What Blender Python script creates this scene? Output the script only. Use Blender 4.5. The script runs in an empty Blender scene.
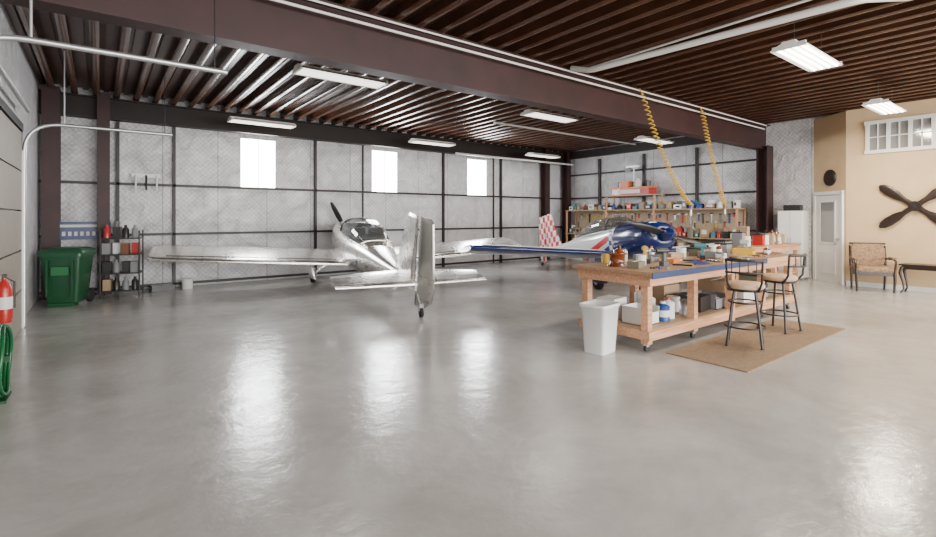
import bpy, bmesh, math, random
from mathutils import Vector, Matrix
R = random.Random(7)
PI = math.pi
SC = bpy.context.scene

# ------------------------------------------------------------ materials
def mat(name, col, rough=0.5, metal=0.0, emit=0.0, ecol=None, noise=0.0, nscale=8.0, bump=0.0, bscale=60.0,
        trans=0.0, coat=0.0, alpha=1.0, rvar=0.0):
    m = bpy.data.materials.new(name); m.use_nodes = True
    nt = m.node_tree; b = nt.nodes['Principled BSDF']
    b.inputs['Base Color'].default_value = (*col, 1)
    b.inputs['Roughness'].default_value = rough
    b.inputs['Metallic'].default_value = metal
    b.inputs['Transmission Weight'].default_value = trans
    b.inputs['Coat Weight'].default_value = coat
    b.inputs['Coat Roughness'].default_value = 0.08
    b.inputs['Alpha'].default_value = alpha
    if emit > 0:
        b.inputs['Emission Color'].default_value = (*(ecol or col), 1)
        b.inputs['Emission Strength'].default_value = emit
    tc = None
    if noise > 0 or bump > 0 or rvar > 0:
        tc = nt.nodes.new('ShaderNodeTexCoord')
    if noise > 0 or rvar > 0:
        n = nt.nodes.new('ShaderNodeTexNoise'); n.inputs['Scale'].default_value = nscale; n.inputs['Detail'].default_value = 6
        nt.links.new(tc.outputs['Object'], n.inputs['Vector'])
        if noise > 0:
            cr = nt.nodes.new('ShaderNodeValToRGB')
            cr.color_ramp.elements[0].position = 0.3; cr.color_ramp.elements[1].position = 0.7
            cr.color_ramp.elements[0].color = (*[max(0, c*(1-noise)) for c in col], 1)
            cr.color_ramp.elements[1].color = (*[min(1, c*(1+noise)) for c in col], 1)
            nt.links.new(n.outputs['Fac'], cr.inputs['Fac']); nt.links.new(cr.outputs['Color'], b.inputs['Base Color'])
        if rvar > 0:
            mr = nt.nodes.new('ShaderNodeMapRange'); mr.inputs['To Min'].default_value = rough-rvar; mr.inputs['To Max'].default_value = rough+rvar
            nt.links.new(n.outputs['Fac'], mr.inputs['Value']); nt.links.new(mr.outputs['Result'], b.inputs['Roughness'])
    if bump > 0:
        n2 = nt.nodes.new('ShaderNodeTexNoise'); n2.inputs['Scale'].default_value = bscale; n2.inputs['Detail'].default_value = 3
        nt.links.new(tc.outputs['Object'], n2.inputs['Vector'])
        bp = nt.nodes.new('ShaderNodeBump'); bp.inputs['Strength'].default_value = bump; bp.inputs['Distance'].default_value = 0.02
        nt.links.new(n2.outputs['Fac'], bp.inputs['Height']); nt.links.new(bp.outputs['Normal'], b.inputs['Normal'])
    return m

def floor_mat():
    m = bpy.data.materials.new('polished_concrete'); m.use_nodes = True
    nt = m.node_tree; b = nt.nodes['Principled BSDF']; L = nt.links.new
    tc = nt.nodes.new('ShaderNodeTexCoord')
    n1 = nt.nodes.new('ShaderNodeTexNoise'); n1.inputs['Scale'].default_value = 0.8; n1.inputs['Detail'].default_value = 9; n1.inputs['Roughness'].default_value = 0.66; n1.inputs['Distortion'].default_value = .4
    n2 = nt.nodes.new('ShaderNodeTexNoise'); n2.inputs['Scale'].default_value = 6.5; n2.inputs['Detail'].default_value = 6; n2.inputs['Roughness'].default_value = .62
    L(tc.outputs['Object'], n1.inputs['Vector']); L(tc.outputs['Object'], n2.inputs['Vector'])
    cr = nt.nodes.new('ShaderNodeValToRGB')
    cr.color_ramp.elements[0].position = 0.32; cr.color_ramp.elements[0].color = (0.31, 0.30, 0.282, 1)
    cr.color_ramp.elements[1].position = 0.66; cr.color_ramp.elements[1].color = (0.48, 0.465, 0.445, 1)
    L(n1.outputs['Fac'], cr.inputs['Fac']); L(cr.outputs['Color'], b.inputs['Base Color'])
    mr = nt.nodes.new('ShaderNodeMapRange'); mr.inputs['From Min'].default_value = .3; mr.inputs['From Max'].default_value = .7
    mr.inputs['To Min'].default_value = 0.12; mr.inputs['To Max'].default_value = 0.25
    L(n2.outputs['Fac'], mr.inputs['Value']); L(mr.outputs['Result'], b.inputs['Roughness'])
    bp = nt.nodes.new('ShaderNodeBump'); bp.inputs['Strength'].default_value = 0.22; bp.inputs['Distance'].default_value = 0.02
    L(n2.outputs['Fac'], bp.inputs['Height']); L(bp.outputs['Normal'], b.inputs['Normal'])
    b.inputs['Specular IOR Level'].default_value = 0.5
    return m

def insul_mat(name, axis):
    # silver-white faced insulation blanket behind a diamond wire mesh, with sheet seams
    m = bpy.data.materials.new(name); m.use_nodes = True
    nt = m.node_tree; b = nt.nodes['Principled BSDF']; L = nt.links.new
    tc = nt.nodes.new('ShaderNodeTexCoord'); sep = nt.nodes.new('ShaderNodeSeparateXYZ'); L(tc.outputs['Object'], sep.inputs[0])
    comb = nt.nodes.new('ShaderNodeCombineXYZ'); L(sep.outputs[axis], comb.inputs[0]); L(sep.outputs[2], comb.inputs[1])
    mp = nt.nodes.new('ShaderNodeMapping'); mp.inputs['Rotation'].default_value = (0, 0, math.radians(45)); L(comb.outputs[0], mp.inputs['Vector'])
    br = nt.nodes.new('ShaderNodeTexBrick'); br.inputs['Scale'].default_value = 1.0; br.offset = 0.0
    br.inputs['Brick Width'].default_value = 0.075; br.inputs['Row Height'].default_value = 0.075; br.inputs['Mortar Size'].default_value = 0.005
    br.inputs['Mortar Smooth'].default_value = 0.5
    br.inputs['Color1'].default_value = (0.74, 0.74, 0.76, 1); br.inputs['Color2'].default_value = (0.68, 0.68, 0.70, 1); br.inputs['Mortar'].default_value = (0.42, 0.42, 0.44, 1)
    L(mp.outputs[0], br.inputs['Vector'])
    # sheet seams
    b2 = nt.nodes.new('ShaderNodeTexBrick'); b2.inputs['Scale'].default_value = 1.0; b2.offset = 0.0
    b2.inputs['Brick Width'].default_value = 1.05; b2.inputs['Row Height'].default_value = 5; b2.inputs['Mortar Size'].default_value = 0.009
    b2.inputs['Color1'].default_value = (1, 1, 1, 1); b2.inputs['Color2'].default_value = (.93, .93, .93, 1); b2.inputs['Mortar'].default_value = (.5, .5, .5, 1)
    L(comb.outputs[0], b2.inputs['Vector'])
    n = nt.nodes.new('ShaderNodeTexNoise'); n.inputs['Scale'].default_value = 2.6; n.inputs['Detail'].default_value = 9; n.inputs['Distortion'].default_value = 1.2; n.inputs['Roughness'].default_value = .65
    L(tc.outputs['Object'], n.inputs['Vector'])
    mr = nt.nodes.new('ShaderNodeMapRange'); mr.inputs['From Min'].default_value = .3; mr.inputs['From Max'].default_value = .7; mr.inputs['To Min'].default_value = .76; mr.inputs['To Max'].default_value = 1.14
    L(n.outputs['Fac'], mr.inputs['Value'])
    mm = nt.nodes.new('ShaderNodeVectorMath'); mm.operation = 'MULTIPLY'; L(br.outputs['Color'], mm.inputs[0]); L(b2.outputs['Color'], mm.inputs[1])
    mul = nt.nodes.new('ShaderNodeVectorMath'); mul.operation = 'SCALE'; L(mm.outputs[0], mul.inputs[0]); L(mr.outputs['Result'], mul.inputs['Scale'])
    L(mul.outputs[0], b.inputs['Base Color'])
    bp = nt.nodes.new('ShaderNodeBump'); bp.inputs['Strength'].default_value = 0.9; bp.inputs['Distance'].default_value = 0.09
    L(n.outputs['Fac'], bp.inputs['Height']); L(bp.outputs['Normal'], b.inputs['Normal'])
    b.inputs['Roughness'].default_value = 0.38
    b.inputs['Metallic'].default_value = 0.18
    return m

def wood_mat(name, c1, c2, rough=0.5, scale=3.0, stretch=(1, 12, 12)):
    m = bpy.data.materials.new(name); m.use_nodes = True
    nt = m.node_tree; b = nt.nodes['Principled BSDF']; L = nt.links.new
    tc = nt.nodes.new('ShaderNodeTexCoord'); mp = nt.nodes.new('ShaderNodeMapping'); mp.inputs['Scale'].default_value = stretch
    n = nt.nodes.new('ShaderNodeTexNoise'); n.inputs['Scale'].default_value = scale; n.inputs['Detail'].default_value = 7
    L(tc.outputs['Object'], mp.inputs['Vector']); L(mp.outputs[0], n.inputs['Vector'])
    cr = nt.nodes.new('ShaderNodeValToRGB'); cr.color_ramp.elements[0].position = .3; cr.color_ramp.elements[1].position = .7
    cr.color_ramp.elements[0].color = (*c1, 1); cr.color_ramp.elements[1].color = (*c2, 1)
    L(n.outputs['Fac'], cr.inputs['Fac']); L(cr.outputs['Color'], b.inputs['Base Color']); b.inputs['Roughness'].default_value = rough
    return m

def panel_metal(name):
    m = bpy.data.materials.new(name); m.use_nodes = True
    nt = m.node_tree; b = nt.nodes['Principled BSDF']; L = nt.links.new
    tc = nt.nodes.new('ShaderNodeTexCoord')
    br = nt.nodes.new('ShaderNodeTexBrick'); br.inputs['Scale'].default_value = 1; br.inputs['Brick Width'].default_value = .6; br.inputs['Row Height'].default_value = .42
    br.inputs['Mortar Size'].default_value = .005
    br.inputs['Color1'].default_value = (.84, .82, .78, 1); br.inputs['Color2'].default_value = (.72, .70, .66, 1); br.inputs['Mortar'].default_value = (.30, .30, .30, 1)
    L(tc.outputs['Object'], br.inputs['Vector']); L(br.outputs['Color'], b.inputs['Base Color'])
    n = nt.nodes.new('ShaderNodeTexNoise'); n.inputs['Scale'].default_value = 2.2; n.inputs['Detail'].default_value = 2
    L(tc.outputs['Object'], n.inputs['Vector'])
    mr = nt.nodes.new('ShaderNodeMapRange'); mr.inputs['To Min'].default_value = .18; mr.inputs['To Max'].default_value = .34
    L(n.outputs['Fac'], mr.inputs['Value']); L(mr.outputs['Result'], b.inputs['Roughness'])
    b.inputs['Metallic'].default_value = .92
    bp = nt.nodes.new('ShaderNodeBump'); bp.inputs['Strength'].default_value = .12; bp.inputs['Distance'].default_value = .01
    L(n.outputs['Fac'], bp.inputs['Height']); L(bp.outputs['Normal'], b.inputs['Normal'])
    return m

def paint_scheme():
    m = bpy.data.materials.new('aircraft_paint'); m.use_nodes = True
    nt = m.node_tree; b = nt.nodes['Principled BSDF']; L = nt.links.new
    tc = nt.nodes.new('ShaderNodeTexCoord'); sep = nt.nodes.new('ShaderNodeSeparateXYZ'); L(tc.outputs['Object'], sep.inputs[0])
    ml = nt.nodes.new('ShaderNodeMath'); ml.operation = 'MULTIPLY_ADD'; L(sep.outputs[0], ml.inputs[0]); ml.inputs[1].default_value = -0.30; L(sep.outputs[2], ml.inputs[2])
    ad = nt.nodes.new('ShaderNodeMapRange'); ad.inputs['From Min'].default_value = -1.2; ad.inputs['From Max'].default_value = 1.8
    L(ml.outputs[0], ad.inputs['Value'])
    cr = nt.nodes.new('ShaderNodeValToRGB'); cr.color_ramp.interpolation = 'CONSTANT'
    e = cr.color_ramp.elements
    e[0].position = 0; e[0].color = (.012, .03, .17, 1)
    e[1].position = .32; e[1].color = (.75, .75, .76, 1)
    x = e.new(.35); x.color = (.62, .015, .02, 1)
    x = e.new(.40); x.color = (.78, .78, .78, 1)
    L(ad.outputs['Result'], cr.inputs['Fac']); L(cr.outputs['Color'], b.inputs['Base Color'])
    b.inputs['Roughness'].default_value = .25; b.inputs['Coat Weight'].default_value = .6; b.inputs['Coat Roughness'].default_value = .05
    return m

def checker_mat(name, c1, c2, s):
    m = bpy.data.materials.new(name); m.use_nodes = True
    nt = m.node_tree; b = nt.nodes['Principled BSDF']; L = nt.links.new
    tc = nt.nodes.new('ShaderNodeTexCoord'); sep = nt.nodes.new('ShaderNodeSeparateXYZ'); comb = nt.nodes.new('ShaderNodeCombineXYZ')
    L(tc.outputs['Object'], sep.inputs[0]); L(sep.outputs[0], comb.inputs[0]); L(sep.outputs[2], comb.inputs[1]); comb.inputs[2].default_value = .013
    ck = nt.nodes.new('ShaderNodeTexChecker'); ck.inputs['Scale'].default_value = s
    ck.inputs['Color1'].default_value = (*c1, 1); ck.inputs['Color2'].default_value = (*c2, 1)
    L(comb.outputs[0], ck.inputs['Vector']); L(ck.outputs['Color'], b.inputs['Base Color']); b.inputs['Roughness'].default_value = .3
    b.inputs['Coat Weight'].default_value = .5
    return m

M_floor = floor_mat()
M_insB = insul_mat('insulation_back', 0)
M_insE = insul_mat('insulation_end', 1)
M_steel = mat('painted_steel_dark', (0.018, 0.010, 0.010), .5, noise=.2, nscale=3)
M_beam = mat('beam_maroon_paint', (0.032, 0.010, 0.010), .55, noise=.25, nscale=3)
M_eave = mat('eave_beam_paint', (0.014, 0.008, 0.007), .6, noise=.25, nscale=3)
M_joist = mat('joist_brown_paint', (0.075, 0.031, 0.017), .24, noise=.25, nscale=2)
M_deck = mat('roof_deck_brown', (0.075, 0.032, 0.018), .35, noise=.25, nscale=2)
M_tan = mat('tan_plaster', (0.60, 0.43, 0.25), .8, noise=.05, nscale=3, bump=.1)
M_white = mat('white_paint', (0.78, 0.77, 0.74), .45)
M_pvc = mat('white_pipe', (0.75, 0.74, 0.71), .35)
M_galv = mat('galvanised_steel', (0.55, 0.56, 0.57), .35, .8)
M_tube = mat('lit_tube', (1, .97, .9), .4, emit=15, ecol=(1, .95, .86))
M_pane = mat('daylight_panel', (1, 1, 1), .5, emit=22, ecol=(.97, .98, 1.0))
M_alu = panel_metal('bare_aluminium')
M_paint = paint_scheme()
M_blue = mat('navy_gloss', (.007, .018, .11), .22, coat=.7)
M_red = mat('red_gloss', (.42, .015, .012), .35, coat=.3)
M_chk = checker_mat('red_white_checker', (.6, .015, .02), (.8, .8, .8), 5.5)
M_bchk = checker_mat('blue_white_checker', (.012, .03, .17), (.8, .8, .8), 9)
M_canopy = mat('canopy_glass', (.14, .16, .16), .04, .0, alpha=.5, coat=1)
M_dkint = mat('cockpit_interior', (.03, .03, .03), .7)
M_rub = mat('rubber', (.02, .02, .02), .7)
M_blk = mat('black_metal', (.015, .015, .016), .4)
M_chrome = mat('chrome', (.7, .7, .7), .15, 1)
M_wood = wood_mat('pine_lumber', (.44, .21, .11), (.64, .36, .21), .55)
M_woodtop = wood_mat('bench_top_board', (.28, .15, .08), (.44, .27, .15), .45)
M_ply = wood_mat('plywood', (.36, .23, .13), (.48, .33, .19), .6)
M_prop = wood_mat('dark_walnut', (.012, .008, .007), (.03, .017, .012), .3)
M_mat = mat('carpet_tan', (.25, .17, .105), .95, noise=.15, nscale=30, bump=.5, bscale=200)
M_green = mat('green_plastic', (.006, .062, .022), .4, noise=.1)
M_hose = mat('green_hose', (.008, .11, .035), .35)
M_yel = mat('yellow_hose', (.66, .42, .04), .4)
M_binw = mat('white_plastic', (.74, .74, .73), .4)
M_fab = mat('brown_fabric', (.24, .15, .085), .9, noise=.45, nscale=30, bump=.3)
M_seat = mat('seat_cushion_tan', (.50, .33, .20), .8, noise=.1, nscale=30)
M_glass = mat('window_glass', (.25, .25, .24), .08, coat=1)
M_signb = mat('sign_blue', (.02, .04, .15), .4)
M_cream = mat('door_panel_grey', (.30, .27, .22), .5, noise=.08)
M_card = mat('cardboard', (.36, .25, .15), .8, noise=.1)
M_grey = mat('grey_plastic', (.22, .22, .23), .5)
M_yp = mat('yellow_plastic', (.60, .38, .04), .4)
M_bp = mat('blue_plastic', (.02, .06, .25), .4)
M_or = mat('orange_plastic', (.60, .16, .03), .4)
M_lab = mat('label_white', (.72, .72, .69), .6)
M_brn = mat('amber_glass', (.16, .04, .01), .15, coat=.6)
M_teal = mat('teal_plastic', (.05, .18, .20), .45)
M_olive = mat('olive_metal', (.16, .15, .10), .5)
M_peg = mat('pegboard', (.42, .33, .22), .7, noise=.2, nscale=20)

# ------------------------------------------------------------ mesh builder
class MB:
    def __init__(s, name): s.name = name; s.v = []; s.f = []; s.fm = []; s.sm = []; s.mats = []
    def mi(s, m):
        if m not in s.mats: s.mats.append(m)
        return s.mats.index(m)
    def add(s, vs, fs, m, smooth=False, T=None):
        o = len(s.v); k = s.mi(m)
        s.v += [tuple(T @ Vector(v)) if T else tuple(v) for v in vs]
        for f in fs: s.f.append(tuple(i+o for i in f)); s.fm.append(k); s.sm.append(smooth)
    def box(s, c, d, m, rz=0, T=None, tp=None):
        x, y, z = [a/2 for a in d]; vs = []
        t = tp if tp else (1, 1)
        for k in (-1, 1):
            for a, b in ((-1, -1), (1, -1), (1, 1), (-1, 1)):
                q = t if k == 1 else (1, 1)
                X, Y = a*x*q[0], b*y*q[1]
                vs.append((c[0]+X*math.cos(rz)-Y*math.sin(rz), c[1]+X*math.sin(rz)+Y*math.cos(rz), c[2]+k*z))
        s.add(vs, [(0, 3, 2, 1), (4, 5, 6, 7), (0, 1, 5, 4), (1, 2, 6, 5), (2, 3, 7, 6), (3, 0, 4, 7)], m, False, T)
    def loft(s, rings, m, cap=True, smooth=True, T=None):
        n = len(rings[0]); vs = [p for r in rings for p in r]; fs = []
        for i in range(len(rings)-1):
            for j in range(n):
                a = i*n+j; b = i*n+(j+1) % n
                fs.append((a, b, b+n, a+n))
        s.add(vs, fs, m, smooth, T)
        if cap:
            s.add(rings[0], [tuple(range(n))[::-1]], m, False, T); s.add(rings[-1], [tuple(range(n))], m, False, T)
    def tube(s, pts, r, m, seg=10, T=None, closed=False, cap=True):
        pts = [Vector(p) for p in pts]; rings = []; n = len(pts); up = None
        rr = r if isinstance(r, (list, tuple)) else [r]*n
        for i, p in enumerate(pts):
            if closed: t = pts[(i+1) % n]-pts[i-1]
            else: t = pts[min(i+1, n-1)]-pts[max(i-1, 0)]
            t.normalize()
            if up is None:
                up = Vector((0, 0, 1)) if abs(t.z) < .9 else Vector((1, 0, 0))
            a = t.cross(up)
            if a.length < 1e-4: a = t.cross(Vector((0, 1, .1)))
            a.normalize(); b = a.cross(t).normalized(); up = b
            rings.append([p+a*math.cos(2*PI*k/seg)*rr[i]+b*math.sin(2*PI*k/seg)*rr[i] for k in range(seg)])
        if closed: rings.append(rings[0])
        s.loft(rings, m, cap and not closed, True, T)
    def lathe(s, prof, m, c=(0, 0, 0), seg=20, T=None, axis='z', smooth=True):
        rings = []
        for r, z in prof:
            ring = []
            for k in range(seg):
                a = 2*PI*k/seg; x, y = r*math.cos(a), r*math.sin(a)
                p = {'z': (x, y, z), 'x': (z, x, y), 'y': (y, z, x)}[axis]
                ring.append((c[0]+p[0], c[1]+p[1], c[2]+p[2]))
            rings.append(ring)
        s.loft(rings, m, True, smooth, T)
    def cyl(s, c, r, h, m, seg=20, axis='z', T=None, r2=None):
        s.lathe([(r, -h/2), (r if r2 is None else r2, h/2)], m, c, seg, T, axis)
    def build(s, loc=(0, 0, 0), rz=0, sc=1, bev=0, mtx=None, parent=None):
        me = bpy.data.meshes.new(s.name); me.from_pydata(s.v, [], s.f)
        for m in s.mats: me.materials.append(m)
        for i, p in enumerate(me.polygons): p.material_index = s.fm[i]; p.use_smooth = s.sm[i]
        me.update()
        bm = bmesh.new(); bm.from_mesh(me); bmesh.ops.recalc_face_normals(bm, faces=bm.faces); bm.to_mesh(me); bm.free()
        o = bpy.data.objects.new(s.name, me); SC.collection.objects.link(o)
        if mtx: o.matrix_world = mtx
        else: o.location = loc; o.rotation_euler = (0, 0, rz); o.scale = (sc, sc, sc)
        if bev:
            b = o.modifiers.new('bevel', 'BEVEL'); b.width = bev; b.segments = 2; b.limit_method = 'ANGLE'
        if parent: o.parent = parent
        return o

# ------------------------------------------------------------ room shell
XL, XR, YB, YF, ZD = -0.9, 13.7, 12.0, -8.0, 4.02
f = MB('floor'); f.box(((XL+XR)/2, (YB+YF)/2, -.1), (XR-XL+.4, YB-YF+.4, .2), M_floor); f.build()
M_gnd = mat('concrete_apron', (.5, .49, .47), .8, noise=.1)
f = MB('ground'); f.box((6, -23.2, -.12), (60, 30, .2), M_gnd); f.build()

# back wall with window openings
WINS = [(2.56, 3.36), (5.87, 6.67), (9.14, 9.94)]; WZ = (2.20, 3.32)
w = MB('wall_back')
xs = [XL-.2]+[a for p in WINS for a in p]+[XR+.2]
for i in range(0, len(xs), 2):
    w.box(((xs[i]+xs[i+1])/2, YB+.1, 2.0), (xs[i+1]-xs[i], .2, 4.05), M_insB)
for a, b in WINS:
    w.box(((a+b)/2, YB+.1, WZ[0]/2), (b-a, .2, WZ[0]), M_insB)
    w.box(((a+b)/2, YB+.1, (WZ[1]+4.02)/2), (b-a, .2, 4.02-WZ[1]), M_insB)
w.build()
for i, (a, b) in enumerate(WINS):
    w = MB('window_%d' % (i+1)); cx = (a+b)/2
    w.box((cx, YB+.03, (WZ[0]+WZ[1])/2), (b-a, .02, WZ[1]-WZ[0]), M_pane)
    for xx in (a+.01, b-.01, cx): w.box((xx, YB+.012, (WZ[0]+WZ[1])/2), (.015, .02, WZ[1]-WZ[0]), M_white)
    w.build()
w = MB('wall_right'); w.box((XR+.1, (YB+YF)/2, 2.0), (.2, YB-YF+.4, 4.05), M_insE); w.build()
w = MB('wall_left'); w.box((XL-.1, (YB+YF)/2, 2.0), (.2, YB-YF+.4, 4.05), M_insE); w.build()

# steel framing on walls
def hgirt(m, x0, x1, z, y=YB-.05, d=.08, h=.05): m.box(((x0+x1)/2, y, z), (x1-x0, d, h), M_steel)
g = MB('trim_wall_girts')
for z in (1.14, 2.17, .08): hgirt(g, XL, XR, z)
for z in (1.14, 2.17, 3.0): g.box((XR-.05, 8.55, z), (.08, 6.9, .05), M_steel)
for x in (1.25, .28, 4.3, 8.2, 10.5): g.box((x, YB-.05, 1.75), (.055, .08, 3.5), M_steel)
for y in (10.4, 8.7, 7.0): g.box((XR-.05, y, 1.75), (.055, .08, 3.5), M_steel)
for x in (5.6, 9.3+.9): g.box((x, YB-.03, 1.75), (.03, .05, 3.5), M_steel)
g.build()
def column(name, x, y, w=.2, d=.25, h=3.9):
    c = MB(name)
    c.box((x, y-d/2+.01, h/2), (w, .02, h), M_beam); c.box((x, y+d/2-.01, h/2), (w, .02, h), M_beam); c.box((x, y, h/2), (.03, d-.04, h), M_beam)
    c.box((x, y, .01), (w+.06, d+.06, .02), M_beam); c.build()
column('steel_column', .05, 11.75); column('steel_column', -.72, 11.75, .26, .3)
column('steel_column', 12.4, 11.75); column('steel_column', 13.5, 11.75, .2, .25)
column('steel_column', 13.44, 5.14, .36, .26, 3.3)
# ceiling
c = MB('ceiling')
c.box(((XL+XR)/2, (YB+YF)/2, ZD+.05), (XR-XL+.4, YB-YF+.4, .1), M_deck)
c.build()
c = MB('trim_ceiling_joists')
x = XL+.2
while x < XR:
    c.box((x, (YB+YF)/2, ZD-.08), (.02, YB-YF, .16), M_joist)
    y0_, y1_ = YF, YB
    pr = [(x-.05, ZD-.155), (x-.03, ZD-.168), (x, ZD-.172), (x+.03, ZD-.168), (x+.05, ZD-.155)]
    c.add([(p[0], yy, p[1]) for yy in (y0_, y1_) for p in pr], [(k, k+1, k+6, k+5) for k in range(4)], M_joist, True)
    c.box((x-.16, (YB+YF)/2, ZD-.02), (.09, YB-YF, .04), M_deck)
    x += .32
c.build()
def ibeam(name, y, z0, z1, w, x0=XL, x1=XR, m=None):
    m = m or M_beam
    b = MB(name); cx = (x0+x1)/2
    b.box((cx, y, z0+.0125), (x1-x0, w, .025), m); b.box((cx, y, z1-.0125), (x1-x0, w, .025), m)
    b.box((cx, y, (z0+z1)/2), (x1-x0, .03, z1-z0-.04), m)
    b.build()
ibeam('steel_beam', 5.22, 3.22, 3.86, .24)
ibeam('steel_beam', YB-.14, 3.42, 3.84, .2, m=M_eave)
b = MB('steel_beam'); b.box((XR-.08, 8.6, 3.72), (.14, 6.7, .25), M_eave); b.build()

# office (tan) walls
OX = 13.05
w = MB('wall_office'); w.box((OX+.06, (3.36+YF)/2, 1.92), (.12, 3.36-YF, 3.84), M_tan); w.build()
p0, p1 = Vector((OX, 3.36, 0)), Vector((XR, 4.16, 0)); dv = (p1-p0); ln = dv.length; ang = math.atan2(dv.y, dv.x)
w = MB('wall_office_corner'); mc = (p0+p1)/2; nrm = Vector((-math.sin(ang), math.cos(ang), 0))
w.box((mc.x-nrm.x*.06, mc.y-nrm.y*.06, 1.92), (ln, .12, 3.84), M_tan, ang); w.build()
w = MB('baseboard_office'); w.box((OX-.008, (3.36+YF)/2, .05), (.016, 3.36-YF-.02, .1), M_white); w.build()
def place(local, base, a):
    return Matrix.Translation(base) @ Matrix.Rotation(a, 4, 'Z') @ Matrix.Translation(local)
d = MB('door_1')
dw = .80
d.box((0, .018, 1.0), (dw, .03, 2.0), M_white)
for sx in (-1, 1): d.box((sx*(dw/2+.035), .027, 1.03), (.07, .05, 2.06), M_white)
d.box((0, .027, 2.05), (dw+.14, .05, .08), M_white)
d.box((0, .036, 1.38), (.44, .012, .92), M_glass)
for sx in (-1, 1): d.box((sx*.24, .040, 1.38), (.04, .02, 1.0), M_white)
for z in (.9, 1.86): d.box((0, .040, z), (.52, .02, .04), M_white)
d.box((0, .036, .45), (.5, .02, .5), M_white); d.cyl((-.34, .06, 1.0), .03, .05, M_chrome, axis='y')
d.build(mtx=place((0, 0, 0), mc, ang), bev=.004)
cl = MB('wall_clock')
cl.lathe([(.19, 0), (.19, .03), (.155, .045), (.145, .03)], M_prop, axis='y', seg=28); cl.cyl((0, .031, 0), .145, .01, M_prop, axis='y')
cl.box((0, .042, .03), (.01, .006, .09), M_brn); cl.box((.03, .042, 0), (.07, .006, .01), M_brn)
cl.build(mtx=place((-.04, 0, 2.40), mc, ang))
# interior window, 3 sashes
w = MB('window_4')
y0, y1, z0, z1 = 1.95, 2.98, 2.88, 3.5
w.box((OX-.005, (y0+y1)/2, (z0+z1)/2), (.01, y1-y0, z1-z0), M_glass)
for z in (z0, z1): w.box((OX-.03, (y0+y1)/2, z), (.06, y1-y0+.1, .07), M_white)
for y in (y0, y1, y0+(y1-y0)/3, y0+2*(y1-y0)/3): w.box((OX-.028, y, (z0+z1)/2), (.056, .06, z1-z0+.06), M_white)
for i in range(3):
    yc = y0+(y1-y0)*(i+.5)/3
    w.box((OX-.02, yc, (z0+z1)/2), (.03, .02, z1-z0), M_white)
w.box((OX-.02, (y0+y1)/2, (z0+z1)/2), (.03, y1-y0, .02), M_white)
w.build()

# ------------------------------------------------------------ light fixtures
def fixture(x, y, z=3.44, power=26, warm=False):
    m = MB('fluorescent_light')
    m.box((0, 0, .05), (1.28, .14, .06), M_white)
    L_ = 1.28/2
    for s_ in (-1, 1):
        m.add([(-L_, s_*.07, .06), (L_, s_*.07, .06), (L_, s_*.19, .0), (-L_, s_*.19, .0)], [(0, 1, 2, 3)], M_white)
        m.add([(-L_, s_*.07, .065), (L_, s_*.07, .065), (L_, s_*.19, .005), (-L_, s_*.19, .005)], [(0, 1, 2, 3)], M_white)
    for s_ in (-.12, -.04, .04, .12): m.cyl((0, s_, .005), .014, 1.2, M_tube if warm else M_tube2, 8, 'x')
    for sx in (-.62, .62): m.box((sx, 0, .02), (.03, .34, .05), M_white)
    for sx in (-.45, .45):
        m.tube([(sx, 0, .08), (sx, 0, ZD-.172-z)], .004, M_blk, 5)
    m.build((x, y, z))
    la = bpy.data.lights.new('tube_lamp', 'AREA'); la.shape = 'RECTANGLE'; la.size = 1.2; la.size_y = .3; la.energy = power
    la.color = (1, .86, .68) if warm else (1, .95, .88)
    lo = bpy.data.objects.new('tube_lamp', la); SC.collection.objects.link(lo); lo.location = (x, y, z-.05)
M_tube2 = mat('dim_tube', (1, .97, .9), .4, emit=2.0, ecol=(1, .96, .9))
for x, y in ((2.7, 6.45), (2.7, 10.6), (7.0, 6.5), (7.0, 10.7), (11.3, 6.9), (11.3, 10.8)): fixture(x, y, power=18)
fixture(6.9, 2.15, power=80, warm=True); fixture(11.15, 2.3, power=180, warm=True)
fixture(2.7, 1.2, power=45); fixture(6.9, -2.2, power=85, warm=True); fixture(11.15, -2.0, power=170, warm=True); fixture(2.7, -2.5, power=45)

# ------------------------------------------------------------ pipes
def pipe(name, pts, r, m=M_pvc): p = MB(name); p.tube(pts, r, m, 10); return p.build()
def bend(c, a, b, r, n=6):
    a = Vector(a); b = Vector(b); c = Vector(c); A = c+(a-c).normalized()*r; B = c+(b-c).normalized()*r
    return [((1-t)**2)*A+2*t*(1-t)*c+t*t*B for t in [i/n for i in range(n+1)]]
P = [(5.9, 5.02, 3.84)]+bend((5.85, 4.6, 3.70), (5.9, 5.1, 3.84), (5.9, 1.5, 3.72), .12)+bend((6.15, 1.45, 3.72), (5.9, 5, 3.72), (6.6, 1.3, 3.80), .12)+[(6.7, 1.2, 3.80), (7.4, -3, 3.80)]
pipe('ceiling_pipe', P, .042)
pipe('electrical_conduit', [(XL+.02, 5.06, 3.70), (13.2, 5.06, 3.70)], .016)
pipe('electrical_conduit', [(XL+.02, 5.01, 3.78), (13.2, 5.01, 3.78)], .012)
pipe('electrical_conduit', [(6.05, 5.0, 3.82), (6.0, 1.0, 3.82), (6.0, -3, 3.82)], .014)
pipe('electrical_conduit', [(7.6, 8.9, 3.8), (13.5, 8.9, 3.8)], .022)
pipe('ceiling_pipe', [(8.2, 11.3, 3.35), (13.3, 11.3, 3.35)], .03)
pipe('ceiling_pipe', [(-.45, 5.3, 3.84)]+bend((-.45, 5.6, 3.62), (-.45, 5.4, 3.9), (-.85, 5.7, 3.62), .14)+[(-.84, 5.75, 3.62)], .04)
pipe('ceiling_pipe', [(-.05, 5.75, 3.84)]+bend((-.05, 5.75, 3.62), (-.05, 5.75, 3.9), (-.85, 6.1, 3.5), .14)+[(-.84, 6.1, 3.5)], .04)

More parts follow.
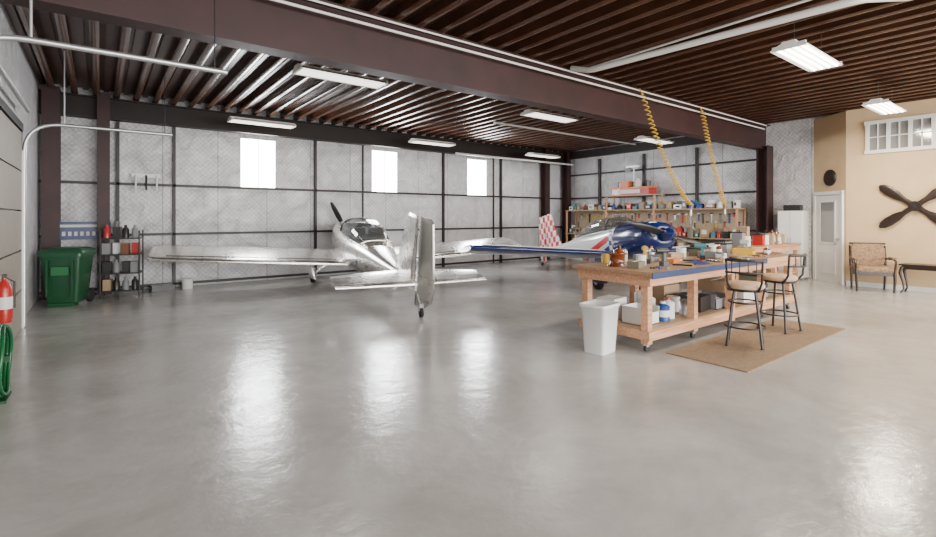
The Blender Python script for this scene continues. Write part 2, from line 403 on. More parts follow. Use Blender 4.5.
# garage door on the left wall with tracks
gd = MB('garage_door')
for i in range(5): gd.box((XL+.035, 6.77, .26+i*.53), (.05, 4.06, .51), M_cream)
for yy in (4.72, 8.83):
    gd.box((XL+.025, yy+(.12 if yy > 6 else -.12), 1.35), (.04, .18, 2.7), M_steel)
    gd.box((XL+.07, yy, 1.2), (.02, .06, 2.4), M_white)
    tr = [(XL+.08, yy, .02), (XL+.08, yy, 2.3)]+bend((XL+.08, yy, 2.79), (XL+.08, yy, 0), (5, yy, 2.79), .42, 10)+[(.9, yy, 2.79)]
    gd.tube(tr, .024, M_galv, 8)
    gd.tube([(.8, yy, 2.79), (.8, yy, 3.84)], .006, M_blk, 6); gd.tube([(XL+.5, yy, 2.79), (XL+.5, yy, 3.84)], .010, M_galv, 6)
gd.tube([(XL+.12, 4.7, 2.95), (XL+.12, 8.85, 2.95)], .03, M_galv, 8)
gd.box((XL+.035, 6.77, 2.72), (.06, 4.3, .1), M_blk)
gd.build()

# ------------------------------------------------------------ airplanes
AF = [(1, 0), (.8, .026), (.6, .048), (.4, .066), (.25, .07), (.12, .055), (.04, .032), (0, 0), (.04, -.022), (.12, -.035), (.25, -.045), (.4, -.045), (.6, -.034), (.8, -.018)]
def airplane(name, tail, h, sc, half, Mfus, Mw, Mfin, Mrud, Mcowl, Mtail, rud=0, propang=20, Mspin=None, pants=True, deco=False):
    a = MB(name)
    secs = [(1.72, .20, .17, -.19), (1.68, .33, .24, -.28), (1.5, .42, .31, -.37), (1.1, .49, .36, -.43), (.6, .53, .38, -.45), (0, .55, .34, -.46), (-.8, .54, .33, -.45), (-1.3, .47, .34, -.39),
            (-1.8, .38, .31, -.32), (-2.4, .29, .27, -.22), (-3.1, .19, .24, -.11), (-3.8, .10, .22, -.01), (-4.2, .04, .2, .06)]
    def ring(x, w, zt, zb, n=24):
        r = []; zc = (zt+zb)/2; hz = (zt-zb)/2
        for k in range(n):
            t = 2*PI*k/n; c_, s_ = math.cos(t), math.sin(t); e = .72
            r.append((x, w*math.copysign(abs(c_)**e, c_), zc+hz*math.copysign(abs(s_)**e, s_)))
        return r
    nose = [ring(*q) for q in secs[:5]]; a.loft(nose, Mcowl)
    if deco:
        a.loft([ring(.6, .53, .38, -.45), ring(.38, .54, .365, -.453)], M_bchk)
        a.loft([ring(.38, .54, .365, -.453)]+[ring(*q) for q in secs[5:]], Mfus)
    else:
        a.loft([ring(*q) for q in secs[4:]], Mfus)
    for s_ in (-1, 1): a.cyl((1.70, s_*.24, 0.02), .085, .03, M_blk, 16, 'x')
    # canopy
    cs = [(.62, .38, .40), (.45, .42, .46), (.2, .44, .58), (-.1, .45, .66), (-.45, .45, .67), (-.8, .43, .62), (-1.15, .39, .52), (-1.5, .33, .38), (-1.75, .27, .30)]
    rings = []
    for x, w_, zt in cs:
        r = []
        for k in range(17):
            t = PI*k/16; r.append((x, w_*math.copysign(abs(math.cos(t))**.75, math.cos(t)), .26+(zt-.26)*math.sin(t)**.75))
        rings.append(r)
    for i in range(len(rings)-1):
        n = 17; vs = rings[i]+rings[i+1]; a.add(vs, [(k, k+1, k+1+n, k+n) for k in range(n-1)], M_canopy if i < 7 else Mfus, True)
    for idx in (2, 7): a.tube([Vector(p)*1.0 for p in rings[idx]], .024, Mfus if idx == 7 else M_blk, 6)
    for sy in (0, 16): a.tube([r[sy] for r in rings], .02, Mfus, 6)
    for s_ in (-1, 1):
        a.box((-.6, s_*.22, .33), (.1, .34, .34), M_dkint); a.box((-.35, s_*.22, .2), (.5, .34, .1), M_dkint)
    a.box((.42, 0, .38), (.1, .72, .1), M_dkint); a.box((-.4, 0, .345), (1.6, .76, .02), M_dkint)
    # wings
    dih = math.tan(math.radians(3.5))
    def foil(xle, c_, y, z): return [(xle-c_*p, y, z+c_*q) for p, q in AF]
    for s_ in (-1, 1):
        st = [(.0, .62, 1.5), (half*.5, .60, 1.46), (half*.97, .58, 1.42), (half, .5, 1.2)]
        rg = [foil(xl, c_, s_*y, -.34+y*dih) for y, xl, c_ in st]
        if s_ < 0: rg = [r[::-1] for r in rg]
        a.loft(rg, Mw)
        gl = []
        for y in (.65, half*.93):
            zz = -.34+y*dih+.05; gl.append([(-.50, s_*y, zz+.004), (-.512, s_*y, zz+.004), (-.512, s_*y, zz-.02), (-.50, s_*y, zz-.02)])
        a.loft(gl, M_dkint, smooth=False)
        if deco:
            fr = []
            for y in (.7, half*.93):
                zz = -.34+y*dih
                fr.append([(.5, s_*y, zz+.085), (.38, s_*y, zz+.10), (.38, s_*y, zz+.09), (.5, s_*y, zz+.07)])
            a.loft(fr, M_lab, smooth=False)
        rg = [foil(-3.25, .98, s_*.0, .17), foil(-3.35, .86, s_*.7, .17), foil(-3.5, .68, s_*1.32, .17)]
        a.loft(rg, Mtail)
        a.tube([(.75, s_*.3, -.42), (.68, s_*.98, -.9)], [.035, .022], Mfus if pants else M_galv, 8)
        wx, wy, wz, wr = .65, s_*1.02, -.92, .18
        a.lathe([(wr*.6, -.06), (wr, -.045), (wr, .045), (wr*.6, .06)], M_rub, (wx, wy, wz), 20, None, 'y')
        a.cyl((wx, wy, wz), .08, .13, M_galv, 12, 'y')
        if pants:
            pr = []
            for x_, w2, z2, zb2 in ((.42, .02, .0, -.03), (.34, .08, .1, -.08), (.1, .10, .2, -.10), (-.15, .09, .18, -.08), (-.38, .05, .09, -.03), (-.55, .015, .03, .0)):
                pr.append([(wx+x_, wy+w2*math.cos(2*PI*k/12), wz+.02+((z2-zb2)/2)*math.sin(2*PI*k/12)+(z2+zb2)/2) for k in range(12)])
            a.loft(pr, Mw)
    def symf(xle, c_, z, th=.09):
        up = [(p, q*th/.14) for p, q in AF[:8]]
        return [(xle-c_*p, q*c_, z) for p, q in up]+[(xle-c_*p, -q*c_, z) for p, q in up[1:-1][::-1]]
    a.loft([symf(-2.85, 1.24, .12), symf(-3.2, .89, .6), symf(-3.55, .56, 1.26)], Mfin)
    hx = -4.10; T = Matrix.Translation((hx, 0, 0)) @ Matrix.Rotation(rud, 4, 'Z') @ Matrix.Translation((-hx, 0, 0))
    a.loft([symf(-4.10, .26, -.20), symf(-4.10, .48, -.05), symf(-4.12, .52, .15), symf(-4.12, .48, .6), symf(-4.13, .40, 1.24)], Mrud, T=T)
    a.loft([symf(-3.55, .58, 1.26, .09), symf(-3.60, .50, 1.31, .05)], Mfin)
    a.loft([symf(-4.13, .40, 1.24, .09), symf(-4.13, .32, 1.31, .05)], Mrud, T=T)
    a.tube([(-4.1, 0, .08), (-4.42, 0, -.12)], .018, M_galv, 8)
    a.lathe([(.04, -.025), (.08, -.02), (.08, .02), (.04, .025)], M_rub, (-4.45, 0, -.22), 14, None, 'y')
    a.box((-4.43, 0, -.14), (.06, .07, .12), M_galv)
    a.lathe([(.15, 1.73), (.15, 1.78), (.13, 1.88), (.08, 1.97), (.01, 2.02)], Mspin or Mcowl, (0, 0, -.01), 20, None, 'x')
    for s_ in (0, PI):
        T = Matrix.Translation((1.82, 0, -.01)) @ Matrix.Rotation(math.radians(propang)+s_, 4, 'X')
        rg = []
        for r_, c_, tw in ((.05, .10, 60), (.2, .13, 50), (.45, .16, 32), (.7, .13, 22), (.86, .08, 16), (.9, .02, 15)):
            tw = math.radians(tw); q = []
            for k in range(10):
                u, v = c_/2*math.cos(2*PI*k/10), .014*math.sin(2*PI*k/10)
                q.append((u*math.sin(tw)+v*math.cos(tw), u*math.cos(tw)-v*math.sin(tw), r_))
            rg.append(q)
        a.loft(rg, M_blk, T=T)
    a.tube([(.7, .12, -.45), (.4, .12, -.52)], .025, M_galv, 8); a.tube([(-2, 0, .29), (-2.15, 0, .55)], .006, M_lab, 5)
    th = math.atan(.8/5.1); yaw = math.atan2(h[1], h[0]); zb = -1.1*math.cos(th)+.65*math.sin(th)
    lx = (4.45*math.cos(th)-.3*math.sin(th))*sc
    mt = Matrix.Translation((tail[0]+h[0]*lx, tail[1]+h[1]*lx, -zb*sc)) @ Matrix.Rotation(yaw, 4, 'Z') @ Matrix.Rotation(-th, 4, 'Y') @ Matrix.Scale(sc, 4)
    return a.build(mtx=mt)
airplane('airplane', (3.82, 6.16), (math.sin(math.radians(12)), math.cos(math.radians(12))), .92, 4.3, M_alu, M_alu, M_alu, M_alu, M_alu, M_alu, rud=math.radians(16), propang=-28)
airplane('airplane', (10.85, 10.4), Vector((-.365, -.931)).normalized(), .93, 3.9, M_paint, M_blue, M_chk, M_chk, M_blue, M_white, propang=75, Mspin=M_blue, deco=True)

# ------------------------------------------------------------ workbench
BX0, BX1, BY0, BY1, BH = 4.75, 8.9, 2.95, 3.95, .90
wb = MB('workbench')
cx, cy = (BX0+BX1)/2, (BY0+BY1)/2
M_nav = mat('navy_paint', (.010, .030, .10), .5)
wb.box((cx, cy, BH-.02), (BX1-BX0+.1, BY1-BY0+.1, .04), M_woodtop)
for x0_, x1_, m_ in ((BX0-.052, BX0+2.9, M_nav), (BX0+2.9, BX1+.052, M_wood)):
    wb.box(((x0_+x1_)/2, BY0-.056, BH-.035), (x1_-x0_, .012, .07), m_)
for y in (BY0+.02, BY1-.02): wb.box((cx, y, BH-.10), (BX1-BX0, .04, .12), M_wood)
for x in (BX0+.02, BX1-.02): wb.box((x, cy, BH-.10), (.04, BY1-BY0-.08, .12), M_wood)
nl = 5
for i in range(nl):
    x = BX0+.07+(BX1-BX0-.14)*i/(nl-1)
    for y in (BY0+.09, BY1-.09):
        wb.box((x, y, (BH-.04+.09)/2), (.09, .09, BH-.13), M_wood)
        wb.cyl((x, y, .045), .04, .03, M_rub, 12, 'y'); wb.box((x, y, .075), (.05, .05, .03), M_galv)
for y in (BY0+.03, BY1-.03): wb.box((cx, y, .19), (BX1-BX0, .04, .10), M_wood)
for x in (BX0+.03, BX1-.03): wb.box((x, cy, .19), (.04, BY1-BY0-.1, .10), M_wood)
wb.box((cx, cy, .235), (BX1-BX0-.05, BY1-BY0-.1, .02), M_ply)
wb.build(bev=.004)
SH = .2465
def it_box(n, x, y, z, d, m, rz=0, lid=None):
    o = MB(n); o.box((0, 0, d[2]/2), d, m)
    if lid: o.box((0, 0, d[2]+.006), (d[0]+.015, d[1]+.015, .02), lid); o.tube([(-.05, 0, d[2]+.015), (-.04, 0, d[2]+.05), (.04, 0, d[2]+.05), (.05, 0, d[2]+.015)], .007, M_blk, 6)
    else:
        o.box((0, 0, d[2]+.001), (d[0]*.98, .03, .003), M_lab)
    o.build((x, y, z), rz, bev=.004)
def it_can(n, x, y, z, r, h, m, cap=None):
    o = MB(n); o.lathe([(r, 0), (r, h*.8), (r*.55, h*.88), (r*.35, h*.9), (r*.35, h)], m, seg=16)
    if cap: o.cyl((0, 0, h), r*.4, h*.12, cap, 12)
    o.cyl((0, 0, h*.42), r*1.01, h*.35, M_lab, 16); o.build((x, y, z))
def it_tin(n, x, y, z, r, h, m):
    o = MB(n); o.lathe([(r, 0), (r, h), (r*.93, h), (r*.93, h-.01)], m, seg=20); o.cyl((0, 0, h-.006), r*.92, .006, M_galv, 20)
    o.tube([(-r, 0, h*.8), (-r*1.05, 0, h*.55), (0, -r*1.1, h*.4), (r*1.05, 0, h*.55), (r, 0, h*.8)], .003, M_galv, 5); o.build((x, y, z))
def it_bin(n, x, y, z, d, m, rz=0):
    o = MB(n); w_, l_, h_ = d; t = .008
    o.box((0, 0, t/2), (w_, l_, t), m)
    for s_ in (-1, 1): o.box((s_*(w_-t)/2, 0, h_/2), (t, l_, h_), m)
    o.box((0, (l_-t)/2, h_/2), (w_, t, h_), m); o.box((0, -(l_-t)/2, h_*.35), (w_, t, h_*.7), m)
    for _ in range(5): o.box((R.uniform(-w_/3, w_/3), R.uniform(-l_/3, l_/3), h_*.4), (.05, .06, h_*.6), R.choice([M_lab, M_grey, M_blk, M_galv]), R.uniform(0, 3))
    o.build((x, y, z), rz)
def it_drill(x, y, z, rz, m):
    o = MB('power_drill'); o.box((0, 0, .03), (.07, .11, .06), M_blk); o.box((0, 0, .11), (.035, .05, .12), m); o.cyl((.03, 0, .19), .035, .15, m, 14, 'x'); o.cyl((.13, 0, .19), .02, .06, M_blk, 12, 'x'); o.tube([(.15, 0, .19), (.24, 0, .19)], .004, M_chrome, 6)
    o.build((x, y, z), rz)
def it_rag(x, y, z, m):
    o = MB('shop_rag'); n = 9; vs = []
    for i in range(n):
        for j in range(n):
            vs.append(((i/(n-1)-.5)*.3, (j/(n-1)-.5)*.24, .008+R.uniform(0, .03)*(1 if 0 < i < n-1 and 0 < j < n-1 else .1)))
    o.add(vs, [(i*n+j, i*n+j+1, (i+1)*n+j+1, (i+1)*n+j) for i in range(n-1) for j in range(n-1)], m, True); o.build((x, y, z), R.uniform(0, 3))
def it_tools(x, y, z, rz):
    o = MB('hand_tools')
    o.tube([(-.13, 0, .012), (-.02, 0, .012)], .012, R.choice([M_red, M_yp, M_bp, M_blk]), 8); o.tube([(-.02, 0, .012), (.12, 0, .012)], .004, M_chrome, 6)
    o.tube([(-.12, .06, .01), (.0, .07, .01), (.1, .05, .01)], .009, M_blk, 6); o.tube([(-.12, .10, .01), (.0, .07, .01), (.1, .08, .01)], .009, M_blk, 6)
    o.box((0, -.07, .008), (.22, .025, .012), M_galv, .2); o.build((x, y, z), rz)
def it_vise(x, y, z, rz):
    o = MB('bench_vise'); o.lathe([(.09, 0), (.08, .03), (.05, .05), (.05, .09)], M_grey, seg=16); o.box((0, 0, .13), (.22, .09, .08), M_grey); o.box((-.10, 0, .19), (.03, .13, .06), M_galv); o.box((-.04, 0, .19), (.03, .13, .06), M_galv)
    o.tube([(-.1, 0, .12), (-.26, 0, .12)], .014, M_galv, 8); o.tube([(-.25, -.09, .12), (-.25, .09, .12)], .007, M_galv, 6); o.build((x, y, z), rz)
def it_spool(x, y, z, r, h, m):
    o = MB('wire_spool'); o.lathe([(r, 0), (r, .012), (r*.75, .014), (r*.75, h-.014), (r, h-.012), (r, h)], m, seg=20); o.build((x, y, z))
T_ = BH+.001
it_spool(5.0, 3.55, T_, .12, .16, M_brn); it_can('solvent_jug', 5.28, 3.72, T_, .07, .22, M_brn, M_blk)
it_box('tool_case', 5.02, 3.30, T_, (.20, .14, .08), M_olive, .2); it_tin('paint_can', 5.35, 3.45, T_, .06, .13, M_lab)
it_tools(5.2, 3.08, T_, .3); it_drill(5.6, 3.55, T_, .7, M_yp); it_can('spray_can', 5.55, 3.82, T_, .035, .18, M_white, M_bp)
it_bin('parts_bin', 5.85, 3.7, T_, (.22, .26, .09), M_grey, .1); it_box('tool_case', 5.95, 3.40, T_, (.26, .16, .06), M_or, .2)
it_rag(6.25, 3.55, T_, M_lab); it_can('spray_can', 6.15, 3.8, T_, .035, .18, M_lab, M_red); it_tools(5.75, 3.14, T_, 2)
it_vise(8.6, 3.6, T_, .4); it_box('cardboard_box', 6.6, 3.75, T_, (.26, .2, .08), M_card, -.2); it_tin('paint_can', 6.9, 3.78, T_, .07, .14, M_lab)
it_bin('parts_bin', 7.1, 3.45, T_, (.22, .26, .09), M_grey, .0); it_drill(6.75, 3.38, T_, 2, M_teal); it_box('tool_case', 7.4, 3.75, T_, (.34, .2, .11), M_olive, .1, M_blk)
it_can('glass_jar', 7.7, 3.6, T_, .04, .16, M_brn, M_lab); it_tin('paint_can', 7.9, 3.78, T_, .07, .15, M_lab); it_bin('parts_bin', 8.1, 3.4, T_, (.22, .28, .10), M_yp, .2)
it_box('tool_case', 8.25, 3.78, T_, (.26, .18, .15), M_grey, .1, M_blk); it_can('glass_jar', 8.45, 3.2, T_, .05, .12, M_brn, M_galv)
it_rag(7.6, 3.25, T_, M_card); it_tools(6.6, 3.12, T_, 1.2); it_tools(8.0, 3.12, T_, .2); it_tools(6.42, 3.36, T_, 1.9); it_rag(8.7, 3.25, T_, M_fab)
it_tools(7.25, 3.12, T_, .8); it_rag(6.1, 3.12, T_, M_bp); it_can('glass_jar', 6.95, 3.18, T_, .035, .10, M_galv, M_blk); it_drill(5.45, 3.2, T_, 2.6, M_blk); it_box('tool_case', 7.42, 3.42, T_, (.16, .12, .07), M_bp, .4)
it_spool(8.35, 3.5, T_, .06, .09, M_lab); it_tin('paint_can', 5.2, 3.86, T_, .055, .12, M_yp)
# on the lower shelf
it_bin('storage_tub', 5.1, 3.3, SH, (.32, .3, .2), M_lab, 0); it_box('cardboard_box', 5.1, 3.7, SH, (.3, .24, .25), M_lab, .1)
it_can('solvent_jug', 5.42, 3.2, SH, .08, .22, M_bp, M_lab); it_can('solvent_jug', 5.62, 3.25, SH, .08, .24, M_lab, M_red); it_can('solvent_jug', 5.52, 3.45, SH, .08, .28, M_lab, M_bp)
it_tin('paint_can', 5.97, 3.2, SH, .085, .19, M_galv); it_tin('paint_can', 6.1, 3.45, SH, .085, .19, M_lab)
it_box('tool_case', 6.4, 3.35, SH, (.34, .36, .2), M_blk, .1); it_bin('storage_tub', 6.75, 3.3, SH, (.28, .34, .2), M_grey, 0)
it_box('cardboard_box', 7.2, 3.4, SH, (.42, .4, .34), M_card, .05); it_box('cardboard_box', 7.65, 3.3, SH, (.32, .36, .28), M_lab, -.1)
it_bin('storage_tub', 8.1, 3.3, SH, (.4, .36, .22), M_grey, 0); it_box('tool_case', 8.55, 3.4, SH, (.3, .4, .3), M_olive, 0, M_blk); it_can('solvent_jug', 5.75, 3.7, SH, .09, .3, M_lab, M_blk)
it_box('cardboard_box', 6.4, 3.74, SH, (.4, .2, .3), M_card, 0)

# waste bin
def rr(w, d, z, r=.04, n=4):
    q = []
    for (sx, sy, a0) in ((1, 1, 0), (-1, 1, PI/2), (-1, -1, PI), (1, -1, 1.5*PI)):
        for k in range(n+1):
            a = a0+PI/2*k/n; q.append((sx*(w/2-r)+r*math.cos(a), sy*(d/2-r)+r*math.sin(a), z))
    return q
o = MB('waste_bin')
o.loft([rr(.29, .25, 0), rr(.36, .30, .50), rr(.385, .325, .505), rr(.385, .325, .54), rr(.35, .29, .54), rr(.28, .24, .03)], M_binw)
o.build((4.44, 3.38, 0), .15)

# floor mat
o = MB('floor_mat'); o.box((0, 0, .006), (2.95, .84, .012), M_mat); o.build((6.42, 2.46, 0))

# bar stools
def stool(x, y, rz):
    o = MB('bar_stool'); H = .66
    for a in (45, 135, 225, 315):
        a = math.radians(a); c_, s_ = math.cos(a), math.sin(a)
        o.tube([(c_*.15, s_*.15, H-.03), (c_*.19, s_*.19, .4), (c_*.25, s_*.25, .0)], .014, M_blk, 8)
        o.cyl((c_*.25, s_*.25, .006), .018, .012, M_rub, 8)
    for r_, z in ((.215, .22), (.17, .50)):
        o.tube([(r_*math.cos(t*PI/12), r_*math.sin(t*PI/12), z) for t in range(24)], .010, M_blk, 6, closed=True)
    o.lathe([(.18, H-.03), (.19, H-.01), (.19, H)], M_blk, seg=24)
    o.lathe([(.185, H), (.205, H+.015), (.205, H+.045), (.185, H+.065), (.10, H+.075), (.01, H+.077)], M_seat, seg=28)
    for s_ in (-1, 1):
        o.tube([(s_*.14, -.13, H-.02), (s_*.17, -.2, H+.08), (s_*.18, -.22, H+.34)], .013, M_blk, 8)
    def arc(z, d=.0): return [(math.sin(t)*.185/math.sin(.9), -.22-.07*(math.cos(t)-math.cos(.9))/(1-math.cos(.9))-d, z) for t in [(-.9+1.8*k/10) for k in range(11)]]
    o.tube(arc(H+.34), .018, M_blk, 8); o.tube(arc(H+.2), .012, M_blk, 8)
    A = arc(H+.34); B = arc(H+.2)
    for k in (2, 4, 6, 8): o.tube([A[k], B[k]], .007, M_blk, 6)
    o.build((x, y, .0125), rz)
stool(5.98, 2.5, -1.2); stool(7.12, 2.55, -.15)

# ------------------------------------------------------------ seating by office wall
o = MB('upholstered_armchair')   # local front = -y
for sx in (-1, 1):
    o.tube([(sx*.29, -.26, 0), (sx*.30, -.27, .22), (sx*.30, -.27, .38)], [.018, .025, .028], M_prop, 8)
    o.tube([(sx*.27, .27, 0), (sx*.28, .23, .36), (sx*.29, .27, .62), (sx*.29, .33, .90)], [.018, .026, .024, .02], M_prop, 8)
    o.tube([(sx*.30, -.27, .36), (sx*.32, -.26, .62), (sx*.33, -.1, .65), (sx*.30, .27, .64)], .021, M_prop, 8)
    o.box((sx*.32, -.05, .672), (.07, .26, .03), M_fab)
o.box((0, 0, .36), (.60, .54, .07), M_prop)
o.loft([rr(.58, .52, .39), rr(.61, .55, .42), rr(.61, .55, .47), rr(.54, .48, .505)], M_fab)
T = Matrix.Translation((0, .24, .50)) @ Matrix.Rotation(math.radians(-12), 4, 'X')
o.loft([[tuple(T @ Vector(p)) for p in rr(w_, d_, z_, .025)] for w_, d_, z_ in ((.50, .07, 0), (.56, .10, .12), (.56, .10, .34), (.50, .07, .44))], M_fab)
T2 = T @ Matrix.Translation((0, 0, .45)); o.box((0, 0, 0), (.60, .06, .035), M_prop, T=T2)
o.build((12.52, 2.80, 0), math.radians(-90)+.45)
o = MB('side_table')
o.box((0, 0, .56), (.62, .42, .03), M_prop); o.box((0, 0, .51), (.54, .34, .08), M_prop)
for sx in (-1, 1):
    for sy in (-1, 1):
        o.tube([(sx*.26, sy*.16, .52), (sx*.29, sy*.18, .40), (sx*.25, sy*.15, .2), (sx*.24, sy*.145, .08), (sx*.28, sy*.175, .0)], [.03, .028, .018, .015, .02], M_prop, 8)
o.build((12.75, 2.08, 0), math.radians(90), bev=.006)
# propellers crossed on wall
o = MB('wall_mounted_propeller')
for a in (52, 128, 232, 308):
    T = Matrix.Rotation(math.radians(a), 4, 'X'); rg = []
    for r_, c_, tk in ((.0, .14, .035), (.10, .10, .035), (.22, .10, .028), (.36, .17, .02), (.52, .19, .016), (.64, .15, .012), (.71, .04, .008)):
        rg.append([(-.05+tk*math.cos(2*PI*j/12)*.8, c_/2*math.sin(2*PI*j/12), r_) for j in range(12)])
    o.loft(rg, M_prop, T=T)
o.cyl((-.05, 0, 0), .10, .09, M_prop, 20, 'x'); o.cyl((-.1, 0, 0), .035, .03, M_blk, 14, 'x'); o.cyl((-.01, 0, 0), .03, .03, M_blk, 10, 'x')
o.build((OX-.005, 2.22, 1.72))
# tall white cabinet
o = MB('storage_cabinet'); o.box((0, 0, .85), (.42, .52, 1.6), M_white); o.box((0, 0, .03), (.38, .48, .06), M_grey)
for s_ in (-1, 1): o.box((-.217, s_*.13, .86), (.016, .25, 1.54), M_white); o.box((-.232, s_*.03, .95), (.012, .012, .12), M_galv)
o.build((13.42, 4.50, 0), bev=.004)
it_box('cardboard_box', 13.42, 4.5, 1.652, (.3, .34, .14), M_blk, .1)

# ------------------------------------------------------------ end-wall storage + clutter
MUTE = [M_lab, M_card, M_blk, M_grey, M_white, M_olive, M_card, M_brn, M_lab, M_galv, M_blk, M_teal, M_red, M_bp, M_yp, M_card, M_grey]
def clutter(mb, x0, x1, y0, y1, z, hmax):
    y = y0
    while y < y1-.08:
        w_ = R.uniform(.08, .3); w_ = min(w_, y1-y); h_ = R.uniform(.35, 1)*hmax; d_ = (x1-x0)*R.uniform(.5, .95); m = R.choice(MUTE)
        k = R.random()
        if k < .55:
            mb.box(((x0+x1)/2, y+w_/2, z+h_/2), (d_, w_*.92, h_), m, R.uniform(-.05, .05))
            mb.box(((x0+x1)/2-d_/2-.003, y+w_/2, z+h_*.5), (.004, w_*.5, h_*.4), R.choice([M_lab, M_grey, M_blk]))
            if h_ < hmax*.6: mb.box(((x0+x1)/2, y+w_/2, z+h_+.05), (d_*.6, w_*.6, .1), R.choice(MUTE), .3)
        else:
            r_ = min(w_/2, .09)
            for xx in (x0+r_+.02, x1-r_-.02):
                mb.lathe([(r_, 0), (r_, h_*.75), (r_*.4, h_*.88), (r_*.4, h_)], R.choice(MUTE), (xx, y+r_, z), 12)
            w_ = 2*r_
        y += w_+R.uniform(.01, .06)
o = MB('storage_shelving')
for z in (.5, .92, 1.72): o.box((13.3, 8.5, z), (.55, 5.8, .03), M_ply)
for y in (5.65, 8.0, 9.7, 11.35):
    for x in (13.06, 13.54): o.box((x, y, .86), (.045, .045, 1.72), M_wood)
o.box((13.545, 8.5, 1.33), (.015, 5.6, .78), M_peg)
for i in range(46):   # tools hung on the pegboard
    y = 5.8+i*.12; z = R.choice([1.6, 1.58, 1.36]); l = R.uniform(.1, .28)
    o.box((13.525, y, z-l/2), (.02, R.uniform(.02, .05), l), R.choice([M_blk, M_galv, M_red, M_yp, M_grey, M_bp])); o.box((13.525, y, z), (.025, .07, .03), R.choice([M_blk, M_galv]))
clutter(o, 13.08, 13.52, 5.7, 11.3, 1.74, .24); clutter(o, 13.08, 13.42, 5.7, 11.3, .94, .3); clutter(o, 13.08, 13.52, 5.7, 11.3, .52, .35)
for y in (8.0, 9.7):
    for x in (13.1, 13.5): o.box((x, y, 1.94), (.045, .045, .46), M_wood)
o.box((13.3, 8.85, 2.17), (.55, 1.8, .03), M_ply)
o.build()
# red equipment crate with orange tray on the top shelf
o = MB('equipment_crate')
o.box((0, 0, .10), (.42, 1.3, .20), M_red); o.box((0, 0, .22), (.46, 1.5, .05), M_or)
o.box((-.215, 0, .11), (.01, .7, .12), M_lab)
for y in (-.5, .5): o.tube([(-.1, y, .24), (-.1, y, .42), (.1, y, .42), (.1, y, .24)], .015, M_blk, 6)
o.box((0, .25, .34), (.3, .3, .2), M_or); o.lathe([(.1, .24), (.1, .42), (.05, .48), (.05, .52)], M_lab, (0, -.15, 0), 16); o.tube([(0, 0, .24), (0, 0, .9)], .02, M_galv, 8); o.box((0, 0, .9), (.12, .5, .05), M_galv); o.box((0, .2, .8), (.1, .16, .12), M_grey)
o.build((13.3, 8.83, 2.186))
o = MB('assembly_bench')
o.box((11.4, 4.45, .88), (2.6, .7, .05), M_woodtop)
for x in (10.2, 11.4, 12.6):
    for y in (4.18, 4.72): o.box((x, y, .43), (.08, .08, .86), M_wood)
o.box((11.4, 4.45, .25), (2.5, .62, .03), M_ply); o.box((11.4, 4.13, .81), (2.5, .03, .1), M_wood)
o.build(bev=.004)
for i in range(15):
    x = 10.25+i*.165; y = R.uniform(4.3, 4.62); k = i % 5; z = .906
    if k == 0: it_box('tool_case', x, y, z, (.13, .2, R.uniform(.15, .35)), R.choice([M_red, M_olive, M_grey]), 0, M_blk)
    elif k == 1: it_can('spray_can', x, y, z, .04, .24, R.choice([M_yp, M_lab]), M_blk)
    elif k == 2: it_tin('paint_can', x, y, z, .07, .2, R.choice([M_lab, M_galv]))
    elif k == 3: it_box('cardboard_box', x, y, z, (.13, .22, R.uniform(.2, .4)), M_card, .05)
    else: it_can('solvent_jug', x, y, z, .065, .3, R.choice([M_lab, M_brn]), M_blk)

# coiled yellow air hoses
def coil(P0, P1, sag, turns=34, r=.045):
    o = MB('coiled_air_hose'); P0 = Vector(P0); P1 = Vector(P1); n = turns*10; pts = []
    for i in range(n+1):
        t = i/n; c_ = P0.lerp(P1, t); c_.z -= sag*4*t*(1-t); a = 2*PI*turns*t
        pts.append(c_+Vector((math.cos(a)*r, math.sin(a)*r, 0)))
    o.tube([P0+Vector((0, .05, .1)), P0]+pts+[P1+Vector((0, 0, -.1))], .009, M_yel, 6)
    o.cyl(P1+Vector((0, 0, -.14)), .018, .1, M_galv, 10); o.build()
coil((7.68, 4.93, 3.70), (8.65, 4.55, 1.72), .25); coil((9.82, 4.93, 3.68), (10.65, 4.85, 1.75), .15)

# ------------------------------------------------------------ left corner stuff
o = MB('wheeled_trash_bin')
o.loft([rr(.44, .46, .06, .06), rr(.58, .62, .86, .07)], M_green)
o.loft([rr(.62, .66, .84, .07), rr(.62, .66, .89, .07)], M_green); o.loft([rr(.64, .68, .89, .07), rr(.62, .66, .94, .07), rr(.42, .46, .98, .07)], M_green)
for sx in (-1, 1): o.cyl((sx*.24, .24, .12), .12, .06, M_rub, 18, 'x'); o.box((sx*.17, -.32, .48), (.03, .03, .6), M_green)
o.tube([(-.26, .32, .86), (-.26, .39, .9), (.26, .39, .9), (.26, .32, .86)], .015, M_green, 8); o.box((0, -.2, .03), (.36, .2, .06), M_green)
o.box((0, -.32, .6), (.24, .012, .14), mat('embossed_green', (.02, .14, .05), .5))
o.build((-.44, 10.75, 0), -.3)
o = MB('parking_sign'); o.box((0, 0, 0), (.9, .02, .34), M_signb)
o.box((0, -.012, .09), (.82, .006, .05), M_lab)
for i in range(9): o.box((-.36+i*.09, -.012, -.06), (.05, .006, .08), M_lab)
o.build((-.28, YB-.13, 1.24))
o = MB('utility_rack')
for x in (-.3, .3):
    for y in (-.2, .2): o.tube([(x, y, 0), (x, y, 1.25)], .014, M_blk, 6)
for z in (.12, .45, .8, 1.1): o.box((0, 0, z), (.62, .42, .025), M_blk)
cols = [M_lab, M_grey, M_blk, M_olive, M_brn, M_card, M_red, M_blk, M_grey]
RR = random.Random(3)
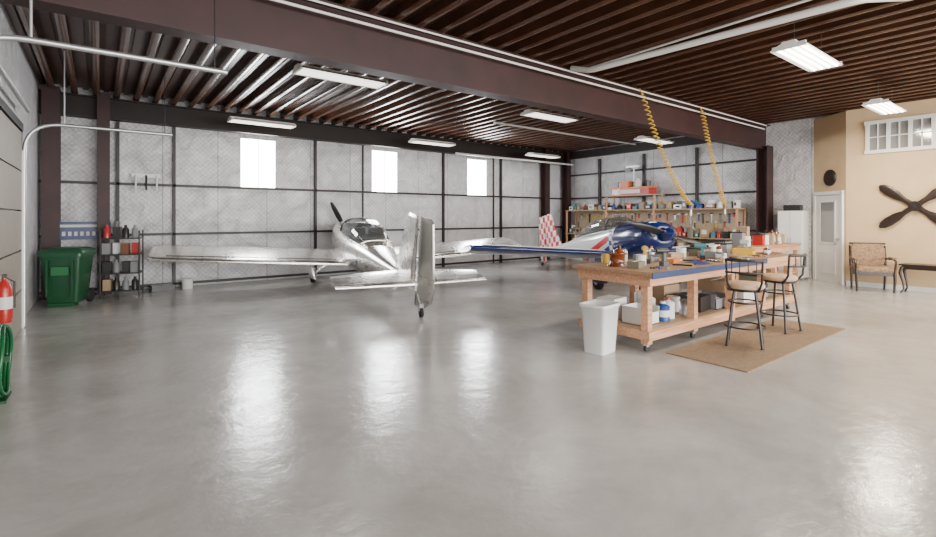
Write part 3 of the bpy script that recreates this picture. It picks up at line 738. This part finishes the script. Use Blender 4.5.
for z in (.133, .463, .813, 1.113):
    for i in range(4):
        x = -.22+i*.145
        if RR.random() < .5: o.box((x, RR.uniform(-.08, .05), z+.1), (.12, .2, .2), RR.choice(cols))
        else: o.lathe([(.055, 0), (.055, .16), (.025, .2), (.025, .24)], RR.choice(cols), (x, -.08, z), 12)
o.tube([(-.1, .1, 1.1), (-.1, .1, 1.42)], .03, M_grey, 10); o.cyl((.1, -.05, 1.36), .1, .06, M_galv, 16, 'y'); o.box((.1, -.05, 1.25), (.04, .04, .26), M_blk)
o.build((.33, 11.22, 0), -.2)
o = MB('wall_hooks')
o.box((0, 0, 0), (.5, .03, .08), M_white)
for x in (-.18, 0, .18): o.tube([(x, -.02, 0), (x, -.06, -.02), (x, -.06, -.3)], .018, M_white if x else M_blk, 6)
o.build((.75, YB-.11, 2.35))
it_box('cardboard_box', 1.0, 11.6, 0, (.4, .3, .12), M_blk, .1); it_tin('paint_can', 1.45, 11.6, 0, .1, .2, M_lab)
# fire extinguisher on the door-side bracket
o = MB('fire_extinguisher'); o.lathe([(.06, .0), (.065, .03), (.065, .34), (.04, .40), (.02, .42), (.02, .45)], M_red, seg=20)
o.box((0, 0, .47), (.03, .10, .03), M_blk); o.tube([(.0, .04, .45), (.07, .05, .4), (.075, .0, .14)], .009, M_blk, 6)
o.cyl((0, 0, .2), .066, .12, M_lab, 20); o.box((-.06, 0, .22), (.02, .10, .3), M_blk); o.build((XL+.135, 6.66, .44))
o = MB('garden_hose')
for j in range(6):
    rj = .30-.012*(j % 3); pts = [(-.04+.024*j+.008*math.sin(3*t*PI/16), rj*math.cos(t*PI/16), .32+rj*math.sin(t*PI/16)) for t in range(32)]
    o.tube(pts, .013, M_hose, 8, closed=True)
o.box((.0, 0, .33), (.2, .06, .05), M_green); o.box((.0, 0, .16), (.03, .03, .3), M_green); o.box((.0, 0, .01), (.2, .3, .02), M_green)
o.build((-.70, 5.48, 0), 0)

# ------------------------------------------------------------ lighting
wd = bpy.data.worlds.new('world'); SC.world = wd; wd.use_nodes = True
bg = wd.node_tree.nodes['Background']; bg.inputs[0].default_value = (.92, .95, 1, 1); bg.inputs[1].default_value = 2.6
la = bpy.data.lights.new('hangar_door_daylight', 'AREA'); la.shape = 'RECTANGLE'; la.size = 13; la.size_y = 3.6; la.energy = 2500; la.color = (1, .975, .94)
lo = bpy.data.objects.new('hangar_door_daylight', la); SC.collection.objects.link(lo); lo.location = (6.2, -7.5, 2.0); lo.rotation_euler = (math.radians(76), 0, 0)
for a, b in WINS:
    la = bpy.data.lights.new('window_daylight', 'AREA'); la.shape = 'RECTANGLE'; la.size = .8; la.size_y = 1.1; la.energy = 70; la.color = (.93, .97, 1)
    lo = bpy.data.objects.new('window_daylight', la); SC.collection.objects.link(lo); lo.location = ((a+b)/2, YB-.02, 2.76); lo.rotation_euler = (math.radians(-90), 0, 0)

# ------------------------------------------------------------ camera
cd = bpy.data.cameras.new('camera'); co = bpy.data.objects.new('camera', cd); SC.collection.objects.link(co)
cd.sensor_width = 36; cd.lens = 18.5; cd.shift_y = -.055; cd.clip_start = .05
co.location = (0, 0, 1.5); co.rotation_euler = (math.radians(90), 0, math.radians(-37.4)); SC.camera = co
